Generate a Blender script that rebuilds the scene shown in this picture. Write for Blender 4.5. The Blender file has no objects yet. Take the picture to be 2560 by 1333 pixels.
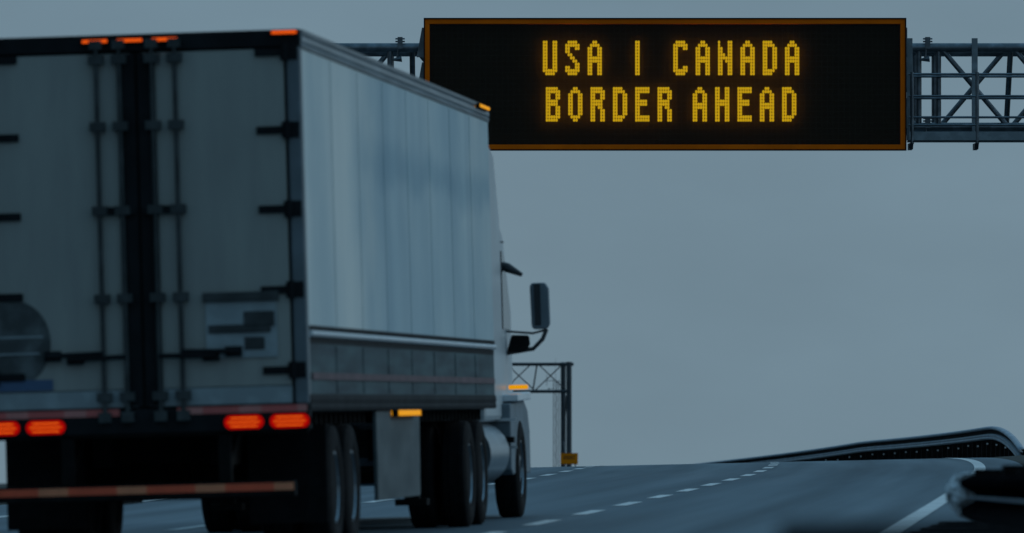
import bpy, bmesh, math, random
from mathutils import Vector, Matrix
random.seed(7)
R = math.radians
SC = bpy.context.scene
COL = SC.collection

# ------------------------------------------------------------------ camera
F = 19500.0            # focal length in photo pixels (2560 wide), long telephoto
YH = 1190.0            # photo row of the level horizon
cam_d = bpy.data.cameras.new('camera'); cam = bpy.data.objects.new('camera', cam_d); COL.objects.link(cam)
cam_d.sensor_width = 36.0; cam_d.lens = F / 2560 * 36
cam_d.clip_start = 0.5; cam_d.clip_end = 9000
cam.location = (0, 0, 0)
cam.rotation_euler = (R(90) + math.atan((YH - 666.5) / F), 0, 0)
cam_d.dof.use_dof = True; cam_d.dof.focus_distance = 138; cam_d.dof.aperture_fstop = 4.3
SC.camera = cam

# ------------------------------------------------------------------ world
SUN_AZ, SUN_EL = R(68), R(24)          # to the right and slightly ahead of the view (+Y), measured clockwise
w = bpy.data.worlds.new('World'); SC.world = w; w.use_nodes = True
nt = w.node_tree; N = nt.nodes; L = nt.links; N.clear()
out = N.new('ShaderNodeOutputWorld'); bg = N.new('ShaderNodeBackground'); bg.inputs['Strength'].default_value = 0.1
sky = N.new('ShaderNodeTexSky'); sky.sky_type = 'NISHITA'; sky.sun_disc = False
sky.sun_elevation = SUN_EL; sky.sun_rotation = SUN_AZ; sky.air_density = 1.5; sky.dust_density = 3.0
tc = N.new('ShaderNodeTexCoord'); sep = N.new('ShaderNodeSeparateXYZ'); L.new(tc.outputs['Generated'], sep.inputs[0])
def wm(op, a, b=None, clamp=False):
    n = N.new('ShaderNodeMath'); n.operation = op; n.use_clamp = clamp
    for i, v in enumerate((a, b)):
        if v is None: continue
        if isinstance(v, (int, float)): n.inputs[i].default_value = v
        else: L.new(v, n.inputs[i])
    return n.outputs[0]
# cloud deck: brighter overhead and towards the hidden sun
sx, sy = math.sin(SUN_AZ), math.cos(SUN_AZ)
towards = wm('ADD', wm('MULTIPLY', sep.outputs['X'], sx), wm('MULTIPLY', sep.outputs['Y'], sy))
up = wm('MAXIMUM', sep.outputs['Z'], 0.0)
lvl = wm('ADD', wm('ADD', 0.95, wm('MULTIPLY', up, 0.35)), wm('MULTIPLY', towards, 0.50))
mp = N.new('ShaderNodeMapping'); mp.inputs['Scale'].default_value = (18, 18, 42); L.new(tc.outputs['Generated'], mp.inputs[0])
nz = N.new('ShaderNodeTexNoise'); nz.inputs['Scale'].default_value = 1.0; nz.inputs['Detail'].default_value = 5; L.new(mp.outputs[0], nz.inputs['Vector'])
lvl2 = wm('MULTIPLY', lvl, wm('ADD', 0.85, wm('MULTIPLY', nz.outputs[0], 0.30)))
cr = N.new('ShaderNodeValToRGB'); L.new(up, cr.inputs[0])
cr.color_ramp.elements[0].position = 0.0; cr.color_ramp.elements[0].color = (1.42, 2.12, 2.62, 1)
cr.color_ramp.elements[1].position = 0.6; cr.color_ramp.elements[1].color = (0.98, 2.25, 3.45, 1)
vm = N.new('ShaderNodeVectorMath'); vm.operation = 'SCALE'; L.new(cr.outputs[0], vm.inputs[0]); L.new(lvl2, vm.inputs['Scale'])
mx = N.new('ShaderNodeMix'); mx.data_type = 'RGBA'; mx.inputs['Factor'].default_value = 0.97
L.new(sky.outputs[0], mx.inputs['A']); L.new(vm.outputs[0], mx.inputs['B'])
L.new(mx.outputs['Result'], bg.inputs['Color']); L.new(bg.outputs[0], out.inputs[0])

sun_d = bpy.data.lights.new('sun', 'SUN'); sun_d.energy = 0.5; sun_d.angle = R(14); sun_d.color = (0.75, 0.92, 1.0)
sun = bpy.data.objects.new('sun', sun_d); COL.objects.link(sun)
sdir = Vector((math.sin(SUN_AZ) * math.cos(SUN_EL), math.cos(SUN_AZ) * math.cos(SUN_EL), math.sin(SUN_EL)))
sun.rotation_euler = sdir.to_track_quat('Z', 'Y').to_euler(); sun.location = sdir * 50
SC.view_settings.view_transform = 'Standard'; SC.view_settings.look = 'None'
SC.view_settings.gamma = 1; SC.view_settings.exposure = 0.0; SC.view_settings.use_curve_mapping = False

# ------------------------------------------------------------------ materials
def mat(name, col, rough=0.6, metal=0.0, var=0.12, scale=3.0, stretch=(1, 1, 1), bump=0.0, bscale=40, emit=None, estr=0.0, spec=0.5, col2=None, mixlo=0.45, mixhi=0.7):
    m = bpy.data.materials.new(name); m.use_nodes = True
    n = m.node_tree.nodes; l = m.node_tree.links; p = n['Principled BSDF']
    p.inputs['Roughness'].default_value = rough; p.inputs['Metallic'].default_value = metal
    p.inputs['Specular IOR Level'].default_value = spec
    t = n.new('ShaderNodeTexCoord'); mpp = n.new('ShaderNodeMapping'); l.new(t.outputs['Object'], mpp.inputs[0]); mpp.inputs['Scale'].default_value = stretch
    z = n.new('ShaderNodeTexNoise'); z.inputs['Scale'].default_value = scale; z.inputs['Detail'].default_value = 6; l.new(mpp.outputs[0], z.inputs['Vector'])
    r = n.new('ShaderNodeValToRGB'); l.new(z.outputs[0], r.inputs[0])
    a = col2 if col2 else tuple(c * (1 - var) for c in col); b = tuple(c * (1 + var) for c in col) if not col2 else col
    r.color_ramp.elements[0].position = mixlo; r.color_ramp.elements[0].color = (*a, 1)
    r.color_ramp.elements[1].position = mixhi; r.color_ramp.elements[1].color = (*b, 1)
    l.new(r.outputs[0], p.inputs['Base Color'])
    if bump:
        z2 = n.new('ShaderNodeTexNoise'); z2.inputs['Scale'].default_value = bscale; z2.inputs['Detail'].default_value = 4; l.new(t.outputs['Object'], z2.inputs['Vector'])
        bp = n.new('ShaderNodeBump'); bp.inputs['Strength'].default_value = bump; bp.inputs['Distance'].default_value = 0.02
        l.new(z2.outputs[0], bp.inputs['Height']); l.new(bp.outputs[0], p.inputs['Normal'])
    if emit:
        p.inputs['Emission Color'].default_value = (*emit, 1); p.inputs['Emission Strength'].default_value = estr
    return m

M = {}
M['steel'] = mat('galvanised_steel', (0.19, 0.21, 0.23), 0.38, 0.75, 0.25, 6, bump=0.1)
M['steel_dark'] = mat('weathered_dark_steel', (0.045, 0.05, 0.055), 0.55, 0.3, 0.3, 6)
M['steel_far'] = mat('grey_painted_steel', (0.06, 0.07, 0.08), 0.5, 0.2, 0.2, 1)
M['steel_light'] = mat('bright_galvanised_plate', (0.26, 0.29, 0.31), 0.5, 0.2, 0.2, 5)
M['housing'] = mat('sign_housing_paint', (0.06, 0.07, 0.08), 0.5, 0.2, 0.2, 2)
M['orange_frame'] = mat('orange_frame_paint', (1.0, 0.17, 0.003), 0.7, 0, 0.12, 1.2, spec=0.05)
M['orange_sign'] = mat('orange_sign_sheeting', (1.0, 0.27, 0.004), 0.6, 0, 0.05, 2, spec=0.1)
M['sign_ink'] = mat('black_sign_ink', (0.06, 0.015, 0.004), 0.6)
M['letter'] = mat('lit_amber_dot', (0.2, 0.12, 0.01), 0.5, emit=(1.0, 0.60, 0.010), estr=0.47, spec=0.1)
M['black'] = mat('black_rubber', (0.008, 0.008, 0.009), 0.8, 0, 0.3, 8, spec=0.15)
M['tyre'] = mat('tyre_rubber', (0.010, 0.010, 0.011), 0.9, 0, 0.3, 14, spec=0.15)
M['chassis'] = mat('grimy_chassis_paint', (0.009, 0.009, 0.009), 0.85, 0, 0.4, 5, spec=0.15)
M['door'] = mat('shaded_white_door_paint', (0.39, 0.385, 0.345), 0.5, 0, 0.1, 1.4, (3, 1, 0.5), col2=(0.31, 0.305, 0.28), mixlo=0.35, mixhi=0.75)  # white doors greyed, shade of the rear face put into the colour
M['rod'] = mat('tarnished_lock_rod_steel', (0.055, 0.06, 0.06), 0.6, 0.2, 0.3, 5)
M['badge'] = mat('faded_round_badge', (0.10, 0.11, 0.11), 0.6, 0, 0.5, 4)
M['frame_dark'] = mat('dark_rear_frame_paint', (0.016, 0.018, 0.02), 0.75, 0, 0.25, 3, spec=0.12)
M['post'] = mat('corner_post_aluminium', (0.16, 0.19, 0.21), 0.45, 0.3, 0.15, 3)
M['roof'] = mat('aluminium_roof_sheet', (0.45, 0.48, 0.5), 0.4, 0.4, 0.1, 2)
M['rail'] = mat('extruded_aluminium_rail', (0.24, 0.27, 0.29), 0.4, 0.45, 0.2, 2, (8, 0.4, 8))
M['bright'] = mat('polished_aluminium_trim', (0.75, 0.79, 0.82), 0.28, 0.6, 0.08, 3)
M['lower'] = mat('grimy_lower_panel', (0.085, 0.130, 0.14), 0.6, 0, 0.2, 2.2, (1, 0.35, 4), col2=(0.045, 0.06, 0.07), mixlo=0.3, mixhi=0.75, spec=0.08)
M['skirt'] = mat('dirty_side_skirt', (0.12, 0.14, 0.145), 0.6, 0, 0.2, 1.5, (1, 0.6, 2), col2=(0.06, 0.075, 0.08), mixlo=0.3, mixhi=0.7, spec=0.08)
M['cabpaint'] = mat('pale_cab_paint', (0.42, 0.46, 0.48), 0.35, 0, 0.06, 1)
M['cabshade'] = mat('shaded_cab_paint', (0.17, 0.205, 0.23), 0.6, 0, 0.12, 2, spec=0.2)  # darker copy of the cab paint with shade painted in
M['glass'] = mat('dark_cab_glass', (0.02, 0.025, 0.03), 0.12, 0, 0.05, 1)
M['chrome'] = mat('brushed_metal_tank', (0.28, 0.32, 0.35), 0.3, 0.8, 0.1, 4)
M['red_tape'] = mat('red_reflective_tape', (0.62, 0.05, 0.035), 0.4, 0, 0.1, 6)
M['pink_tape'] = mat('pale_reflective_tape', (0.62, 0.30, 0.26), 0.4, 0, 0.1, 6)
M['dim_tape'] = mat('faded_red_side_tape', (0.085, 0.04, 0.05), 0.6, 0, 0.3, 1.5)
M['lens_red'] = mat('red_lamp_lens', (0.25, 0.005, 0.003), 0.5, emit=(1.0, 0.002, 0.0), estr=0.34, spec=0.1)
M['led_red'] = mat('lit_red_led_row', (0.5, 0.05, 0.01), 0.3, emit=(1.0, 0.22, 0.008), estr=1.0)
M['led_top'] = mat('lit_orange_red_marker', (0.3, 0.03, 0.005), 0.6, emit=(1.0, 0.11, 0.006), estr=0.85, spec=0.1)
M['led_amber'] = mat('lit_amber_marker', (0.3, 0.1, 0.005), 0.6, emit=(1.0, 0.40, 0.0), estr=0.72, spec=0.1)
M['blue_decal'] = mat('blue_decal', (0.07, 0.13, 0.24), 0.5)
M['decal_grey'] = mat('grey_placard', (0.34, 0.38, 0.39), 0.5, 0, 0.15, 5)
M['timber'] = mat('dark_creosoted_timber', (0.010, 0.008, 0.008), 0.9, 0, 0.4, 8, spec=0.1)
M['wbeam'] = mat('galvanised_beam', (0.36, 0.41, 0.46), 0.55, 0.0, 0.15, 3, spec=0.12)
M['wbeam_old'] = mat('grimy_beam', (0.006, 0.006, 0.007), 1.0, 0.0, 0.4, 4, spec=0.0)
M['shoe'] = mat('worn_end_shoe_steel', (0.85, 0.88, 0.90), 0.5, 0.1, 0.3, 7, col2=(0.12, 0.13, 0.14), mixlo=0.33, mixhi=0.48)
M['marking'] = mat('worn_white_road_paint', (0.80, 0.80, 0.78), 0.7, 0, 0.1, 2.0, col2=(0.60, 0.61, 0.60), mixlo=0.3, mixhi=0.6)
M['grass'] = mat('dull_verge_soil', (0.030, 0.034, 0.026), 0.95, 0, 0.4, 0.6, bump=0.6, bscale=6)

def sidewall_mat():
    m = bpy.data.materials.new('white_trailer_panel'); m.use_nodes = True
    n = m.node_tree.nodes; l = m.node_tree.links; p = n['Principled BSDF']
    p.inputs['Roughness'].default_value = 0.42
    t = n.new('ShaderNodeTexCoord')
    def noise(scale, st, det=4):
        q = n.new('ShaderNodeMapping'); q.inputs['Scale'].default_value = st; l.new(t.outputs['Object'], q.inputs[0])
        z = n.new('ShaderNodeTexNoise'); z.inputs['Scale'].default_value = scale; z.inputs['Detail'].default_value = det
        l.new(q.outputs[0], z.inputs['Vector']); return z.outputs[0]
    def ramp(src, p0, c0, p1, c1):
        r = n.new('ShaderNodeValToRGB'); l.new(src, r.inputs[0]); e = r.color_ramp.elements
        e[0].position = p0; e[0].color = (*c0, 1); e[1].position = p1; e[1].color = (*c1, 1); return r.outputs[0]
    # washed streaks run down the panels, bluish mottling over them
    a = ramp(noise(1.0, (1, 1.0, 0.12)), 0.35, (0.42, 0.50, 0.51), 0.65, (0.59, 0.64, 0.62))
    b = ramp(noise(0.55, (1, 0.8, 0.9), 5), 0.40, (0.68, 0.80, 0.87), 0.62, (1, 1, 1))
    mm = n.new('ShaderNodeMix'); mm.data_type = 'RGBA'; mm.blend_type = 'MULTIPLY'; mm.inputs['Factor'].default_value = 0.8
    l.new(a, mm.inputs['A']); l.new(b, mm.inputs['B'])
    # bluer, darker field over the forward two thirds and a darker band high on the wall
    sp = n.new('ShaderNodeSeparateXYZ'); l.new(t.outputs['Object'], sp.inputs[0]); ns = noise(1.3, (1, 0.7, 1.2), 5)
    def mth(op, a_, b_):
        q = n.new('ShaderNodeMath'); q.operation = op
        for i, v in enumerate((a_, b_)):
            if isinstance(v, (int, float)): q.inputs[i].default_value = v
            else: l.new(v, q.inputs[i])
        return q.outputs[0]
    def rng(src, lo, hi, a_=0.0, b_=1.0):
        q = n.new('ShaderNodeMapRange'); q.interpolation_type = 'SMOOTHSTEP'; l.new(src, q.inputs[0])
        for i, v in enumerate((lo, hi, a_, b_)): q.inputs[i + 1].default_value = v
        return q.outputs[0]
    yy = mth('ADD', sp.outputs['Y'], mth('MULTIPLY', ns, 4.0)); zz = mth('ADD', sp.outputs['Z'], mth('MULTIPLY', ns, 0.5))
    fy = rng(yy, 5.0, 8.5)
    field = mth('MULTIPLY', fy, rng(yy, 15.5, 17.0, 1.0, 0.35))
    band = mth('MULTIPLY', fy, mth('MULTIPLY', rng(zz, 3.22, 3.46), rng(zz, 3.50, 3.78, 1.0, 0.0)))
    def mul(col, fac, src):
        q = n.new('ShaderNodeMix'); q.data_type = 'RGBA'; q.blend_type = 'MULTIPLY'; l.new(fac, q.inputs['Factor'])
        l.new(src, q.inputs['A']); q.inputs['B'].default_value = (*col, 1); return q.outputs['Result']
    c = mul((0.72, 0.84, 0.91), field, mm.outputs['Result']); c = mul((0.62, 0.76, 0.83), band, c)
    l.new(c, p.inputs['Base Color'])
    return m
M['sidewall'] = sidewall_mat()

def asphalt_mat():
    m = bpy.data.materials.new('asphalt'); m.use_nodes = True
    n = m.node_tree.nodes; l = m.node_tree.links; p = n['Principled BSDF']
    uv = n.new('ShaderNodeUVMap'); uv.uv_map = 'UVMap'
    sp = n.new('ShaderNodeSeparateXYZ'); l.new(uv.outputs[0], sp.inputs[0])
    def mth(op, a, b=None):
        q = n.new('ShaderNodeMath'); q.operation = op
        for i, v in enumerate((a, b)):
            if v is None: continue
            if isinstance(v, (int, float)): q.inputs[i].default_value = v
            else: l.new(v, q.inputs[i])
        return q.outputs[0]
    def noise(sx_, sy_, scale, det=5):
        q = n.new('ShaderNodeMapping'); q.inputs['Scale'].default_value = (sx_, sy_, 1); l.new(uv.outputs[0], q.inputs[0])
        z = n.new('ShaderNodeTexNoise'); z.inputs['Scale'].default_value = scale; z.inputs['Detail'].default_value = det
        l.new(q.outputs[0], z.inputs['Vector']); return z.outputs[0]
    # wheel paths: two per 3.65 m lane, paler and smoother
    tr = mth('COSINE', mth('MULTIPLY', mth('SUBTRACT', sp.outputs['X'], 0.9), 2 * math.pi / 1.825))
    streak = noise(1.4, 0.02, 1.0, 4); patch = noise(0.35, 0.03, 1.0, 3); grain = noise(30, 30, 1.0, 3)
    v = mth('ADD', mth('ADD', mth('MULTIPLY', tr, 0.04), mth('MULTIPLY', streak, 0.62)), mth('ADD', mth('MULTIPLY', patch, 0.33), mth('MULTIPLY', grain, 0.06)))
    r = n.new('ShaderNodeValToRGB'); l.new(v, r.inputs[0]); e = r.color_ramp.elements
    e[0].position = 0.36; e[0].color = (0.044, 0.074, 0.094, 1); e[1].position = 0.68; e[1].color = (0.090, 0.145, 0.180, 1)
    l.new(r.outputs[0], p.inputs['Base Color'])
    rr = n.new('ShaderNodeMapRange'); l.new(v, rr.inputs[0]); rr.inputs[1].default_value = 0.35; rr.inputs[2].default_value = 0.7
    rr.inputs[3].default_value = 0.68; rr.inputs[4].default_value = 0.50; l.new(rr.outputs[0], p.inputs['Roughness'])
    return m
M['asphalt'] = asphalt_mat()

def panel_mat():
    m = bpy.data.materials.new('black_led_matrix'); m.use_nodes = True
    n = m.node_tree.nodes; l = m.node_tree.links; p = n['Principled BSDF']; p.inputs['Roughness'].default_value = 0.85
    p.inputs['Specular IOR Level'].default_value = 0.0
    t = n.new('ShaderNodeTexCoord'); q = n.new('ShaderNodeMapping'); l.new(t.outputs['Object'], q.inputs[0])
    q.inputs['Rotation'].default_value = (R(90), 0, 0)
    b = n.new('ShaderNodeTexBrick'); b.offset = 0; l.new(q.outputs[0], b.inputs['Vector'])
    b.inputs['Scale'].default_value = 1; b.inputs['Brick Width'].default_value = 0.1; b.inputs['Row Height'].default_value = 0.1
    b.inputs['Mortar Size'].default_value = 0.008
    b.inputs['Color1'].default_value = (0.022, 0.013, 0.006, 1); b.inputs['Color2'].default_value = (0.019, 0.011, 0.006, 1)
    b.inputs['Mortar'].default_value = (0.028, 0.021, 0.014, 1)
    z = n.new('ShaderNodeTexNoise'); z.inputs['Scale'].default_value = 5; l.new(t.outputs['Object'], z.inputs['Vector'])
    mm = n.new('ShaderNodeMix'); mm.data_type = 'RGBA'; l.new(z.outputs[0], mm.inputs['Factor']); l.new(b.outputs[0], mm.inputs['A'])
    mm.inputs['B'].default_value = (0.019, 0.012, 0.006, 1); l.new(mm.outputs['Result'], p.inputs['Base Color'])
    return m
M['panel'] = panel_mat()
M['letter_halo'] = mat('halo_glow_dot_back', (0.2, 0.12, 0.01), 0.5, emit=(1.0, 0.55, 0.03), estr=4.0, spec=0.0)  # back-face glow added to cast a halo onto the display panel
def pane_mat():
    m = bpy.data.materials.new('clear_cover_pane'); m.use_nodes = True; n = m.node_tree.nodes; l = m.node_tree.links
    n.remove(n['Principled BSDF']); a = n.new('ShaderNodeBsdfTransparent'); b = n.new('ShaderNodeBsdfGlossy'); b.inputs['Roughness'].default_value = 0.3
    x = n.new('ShaderNodeMixShader'); x.inputs[0].default_value = 0.007; l.new(a.outputs[0], x.inputs[1]); l.new(b.outputs[0], x.inputs[2]); l.new(x.outputs[0], n['Material Output'].inputs['Surface'])
    return m
M['pane'] = pane_mat()

# ------------------------------------------------------------------ mesh helpers
class MB:
    def __init__(s): s.bm = bmesh.new()
    def box(s, x0, x1, y0, y1, z0, z1):
        v = [s.bm.verts.new((x, y, z)) for x in (x0, x1) for y in (y0, y1) for z in (z0, z1)]
        for f in ((0, 1, 3, 2), (4, 6, 7, 5), (0, 4, 5, 1), (2, 3, 7, 6), (0, 2, 6, 4), (1, 5, 7, 3)):
            s.bm.faces.new([v[i] for i in f])
        return s
    def prism(s, pts, axis, a0, a1):
        """extrude a closed 2D outline along an axis ('x': pts=(y,z), 'y': pts=(x,z), 'z': pts=(x,y))"""
        def P(p, a): return {'x': (a, p[0], p[1]), 'y': (p[0], a, p[1]), 'z': (p[0], p[1], a)}[axis]
        A = [s.bm.verts.new(P(p, a0)) for p in pts]; B = [s.bm.verts.new(P(p, a1)) for p in pts]
        s.bm.faces.new(A); s.bm.faces.new(B[::-1]); n = len(pts)
        for i in range(n): s.bm.faces.new((A[i], B[i], B[(i + 1) % n], A[(i + 1) % n]))
        return s
    def tube(s, pts, r, seg=12, cap=True):
        pts = [Vector(p) for p in pts]; rings = []
        for i, p in enumerate(pts):
            d = (pts[min(i + 1, len(pts) - 1)] - pts[max(i - 1, 0)]).normalized()
            a = d.orthogonal().normalized() if i == 0 else (rings_a - d * rings_a.dot(d)).normalized()
            rings_a = a; b = d.cross(a)
            rr = r[i] if isinstance(r, (list, tuple)) else r
            rings.append([s.bm.verts.new(p + (a * math.cos(t) + b * math.sin(t)) * rr) for t in [2 * math.pi * k / seg for k in range(seg)]])
        for i in range(len(rings) - 1):
            for k in range(seg):
                s.bm.faces.new((rings[i][k], rings[i][(k + 1) % seg], rings[i + 1][(k + 1) % seg], rings[i + 1][k]))
        if cap: s.bm.faces.new(rings[0][::-1]); s.bm.faces.new(rings[-1])
        return s
    def lathe_x(s, prof, cx, cy, cz, seg=40):
        """revolve (x, radius) profile about an axle along x"""
        rings = [[s.bm.verts.new((cx + x, cy + r * math.cos(2 * math.pi * k / seg), cz + r * math.sin(2 * math.pi * k / seg))) for k in range(seg)] for x, r in prof]
        n = len(rings)
        for i in range(n - 1):
            for k in range(seg): s.bm.faces.new((rings[i][k], rings[i + 1][k], rings[i + 1][(k + 1) % seg], rings[i][(k + 1) % seg]))
        if prof[0][1] > 0.001: s.bm.faces.new(rings[0])
        if prof[-1][1] > 0.001: s.bm.faces.new(rings[-1][::-1])
        return s
    def sweep(s, pts, prof, thick=0.0):
        """open profile [(lateral, up)] swept along pts, lateral = right of travel"""
        pts = [Vector(p) for p in pts]; rows = []
        for i, p in enumerate(pts):
            d = (pts[min(i + 1, len(pts) - 1)] - pts[max(i - 1, 0)]); d.z = 0; d.normalize()
            rt = Vector((d.y, -d.x, 0))
            rows.append([s.bm.verts.new(p + rt * u + Vector((0, 0, v))) for u, v in prof])
        for i in range(len(rows) - 1):
            for k in range(len(prof) - 1): s.bm.faces.new((rows[i][k], rows[i + 1][k], rows[i + 1][k + 1], rows[i][k + 1]))
        return s
    def build(s, name, m, parent=None, bevel=0.0, smooth=False, solid=0.0, loc=None):
        bmesh.ops.recalc_face_normals(s.bm, faces=s.bm.faces)
        me = bpy.data.meshes.new(name); s.bm.to_mesh(me); s.bm.free()
        me.materials.append(m)
        if smooth:
            for p in me.polygons: p.use_smooth = True
            try: me.set_sharp_from_angle(angle=R(35))
            except Exception: pass
        o = bpy.data.objects.new(name, me); COL.objects.link(o)
        if parent: o.parent = parent
        if loc: o.location = loc
        if solid:
            q = o.modifiers.new('solidify', 'SOLIDIFY'); q.thickness = solid; q.offset = 0
        if bevel:
            q = o.modifiers.new('bevel', 'BEVEL'); q.width = bevel; q.segments = 2; q.limit_method = 'ANGLE'
        return o

def tag(o, label=None, cat=None, group=None, kind=None):
    if label: o['label'] = label
    if cat: o['category'] = cat
    if group: o['group'] = group
    if kind: o['kind'] = kind
    return o
def thing(name, label, cat, loc=(0, 0, 0), group=None):
    o = bpy.data.objects.new(name, None); COL.objects.link(o); o.location = loc; o.empty_display_size = 0.3
    return tag(o, label, cat, group)
def kids(o): return [c for c in list(bpy.data.objects) if c.parent == o]
def copy_tree(o, parent=None, loc=None):
    c = o.copy(); COL.objects.link(c)
    if parent: c.parent = parent
    if loc is not None: c.location = loc
    for k in kids(o): copy_tree(k, c)
    return c

# ------------------------------------------------------------------ road geometry
BANK = 0.022
def lane(Y):          # X of the dashed lane line at distance Y
    if Y < 76: return 0.29 - 0.077 * (76 - Y) - 0.00002 * (76 - Y) ** 2
    if Y < 122: return 0.29 + 0.077 * (Y - 76) - 0.000098 * (Y - 76) ** 2
    t = min(Y, 262) - 122; x = 3.625 + 0.0655 * t - 0.000520 * t * t
    if Y > 262: x += (Y - 262) * (0.0655 - 2 * 0.000520 * 140)
    return x
def grade(Y):         # height of the dashed lane line
    if Y < -60: return 0.00974 * -60 - 1.2
    z = 0.00974 * min(Y, 188) - 1.2
    if Y > 135: z -= 0.00013 * (min(Y, 188) - 135) ** 2
    if Y > 188: z -= 0.003 * (min(Y, 225) - 188)
    if Y > 225: z -= 0.0105 * (min(Y, 330) - 225)
    if Y > 330: z -= 0.013 * (min(Y, 700) - 330)
    return z
def surf(Y, u): return grade(Y) + BANK * u
YS = [-60, -40, -20] + [y for y in range(0, 360, 4)] + [y for y in range(360, 720, 20)]

def strip(name, u0, u1, nu, lift, m, kind='structure', ys=None, breaks=None):
    bm = bmesh.new(); uvl = bm.loops.layers.uv.new('UVMap'); ys = ys or YS
    rows = []
    for Y in ys:
        row = []
        for k in range(nu + 1):
            u = u0 + (u1 - u0) * k / nu
            row.append((bm.verts.new((lane(Y) + u, Y, surf(Y, u) + lift)), u, Y))
        rows.append(row)
    for i in range(len(rows) - 1):
        for k in range(nu):
            q = (rows[i][k], rows[i][k + 1], rows[i + 1][k + 1], rows[i + 1][k])
            f = bm.faces.new([a[0] for a in q])
            for lp, a in zip(f.loops, q): lp[uvl].uv = (a[1], a[2])
    me = bpy.data.meshes.new(name); bm.to_mesh(me); bm.free(); me.materials.append(m)
    o = bpy.data.objects.new(name, me); COL.objects.link(o); tag(o, kind=kind)
    for p in me.polygons: p.use_smooth = True
    return o
strip('road', -9.2, 4.4, 10, 0.0, M['asphalt'])

# markings: sheets a few millimetres above the asphalt
bm = bmesh.new()
def mark(u0, u1, y0, y1, step=3.0):
    n = max(1, int(math.ceil((y1 - y0) / step))); prev = None
    for i in range(n + 1):
        Y = y0 + (y1 - y0) * i / n
        cur = [bm.verts.new((lane(Y) + u, Y, surf(Y, u) + 0.006)) for u in (u0, u1)]
        if prev: bm.faces.new((prev[0], prev[1], cur[1], cur[0]))
        prev = cur
y = 74.4 - 6.85 * 12
while y < 320:
    mark(-0.085, 0.085, y, y + 3.3); mark(-3.74, -3.57, y + 2, y + 5.3); y += 6.85
mark(3.585, 3.77, -50, 420); mark(-7.4, -7.22, -50, 420)
me = bpy.data.meshes.new('road_markings'); bm.to_mesh(me); bm.free(); me.materials.append(M['marking'])
o = bpy.data.objects.new('road_markings', me); COL.objects.link(o); tag(o, kind='structure')

# ground: one sheet to the horizon, just under the road, sloping off past its shoulders
bm = bmesh.new()
US = [-4000, -1500, -500, -150, -60, -30, -18, -12, -9.6, -9.1, -4, 0, 4.3, 4.55, 5.2, 6.1, 7.5, 10, 16, 28, 60, 150, 500, 1500, 4000]
YG = [-3000, -800, -200, -60] + list(range(-40, 0, 20)) + list(range(0, 360, 4)) + list(range(360, 720, 20)) + [800, 1000, 1600, 2600, 4500, 8000]
rnd = random.Random(3); rows = []
for Y in YG:
    row = []
    for u in US:
        if -9.1 <= u <= 4.3: z = surf(Y, u) - 0.06
        elif u > 0:
            z = surf(Y, 4.5) - 0.02 + (0.0 if u < 4.6 else 0.05 if u < 6.2 else -0.28 * (min(u, 24) - 6.1) * 0.35)
            z += rnd.uniform(-0.015, 0.015)
        else: z = surf(Y, -9.1) - 0.02 - max(0, min(-u, 30) - 9.6) * 0.09
        if abs(u) > 140: z = min(z, -4.5)
        if Y > 720: z = min(z, -5.2)
        row.append(bm.verts.new((lane(min(Y, 700)) + u, Y, z)))
    rows.append(row)
for i in range(len(rows) - 1):
    for k in range(len(US) - 1): bm.faces.new((rows[i][k], rows[i][k + 1], rows[i + 1][k + 1], rows[i + 1][k]))
me = bpy.data.meshes.new('ground'); bm.to_mesh(me); bm.free(); me.materials.append(M['grass'])
o = bpy.data.objects.new('ground', me); COL.objects.link(o); tag(o, kind='structure')

# ------------------------------------------------------------------ message sign
SY = 139.0; PX = F / SY                     # 140.3 photo pixels per metre
def sx_(x, Y=SY): return (x - 1280) * Y / F
def sz_(y, Y=SY): return (YH - y) * Y / F
x0, x1, z1, z0 = sx_(1059), sx_(2267), sz_(44), sz_(376)
sg = thing('message_sign', 'wide black electronic message sign with amber letters and orange border', 'road sign', ((x0 + x1) / 2, SY, z0))
cx = (x0 + x1) / 2
def SL(x): return sx_(x) - cx
def SZ(y): return sz_(y) - z0
m = MB(); hw = (x1 - x0) / 2; hh = z1 - z0
m.prism([(0.14, 0.0), (0.9, 0.07), (0.9, hh - 0.05), (0.14, hh)], 'x', -hw, hw); m.build('housing', M['housing'], sg, 0.01)
m = MB(); t_ = 0.02; b_ = 0.085
m.box(-hw, hw, -0.02, 0.14, hh - t_, hh); m.box(-hw, hw, -0.02, 0.14, 0, t_)
m.box(-hw, -hw + t_, -0.02, 0.14, t_, hh - t_); m.box(hw - t_, hw, -0.02, 0.14, t_, hh - t_); m.build('outer_trim', M['black'], sg)
m = MB(); a = hw - t_; zt = hh - t_
m.box(-a, a, 0.0, 0.13, zt - b_, zt); m.box(-a, a, 0.0, 0.13, t_, t_ + b_)
m.box(-a, -a + b_, 0.0, 0.13, t_ + b_, zt - b_); m.box(a - b_, a, 0.0, 0.13, t_ + b_, zt - b_); m.build('border', M['orange_frame'], sg, 0.004)
m = MB(); m.box(-a + b_, a - b_, 0.125, 0.139, t_ + b_, zt - b_); m.build('display_panel', M['panel'], sg)
m = MB(); m.box(-a + b_ + 0.001, a - b_ - 0.001, -0.008, -0.003, t_ + b_ + 0.001, zt - b_ - 0.001); m.build('cover_pane', M['pane'], sg)
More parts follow.
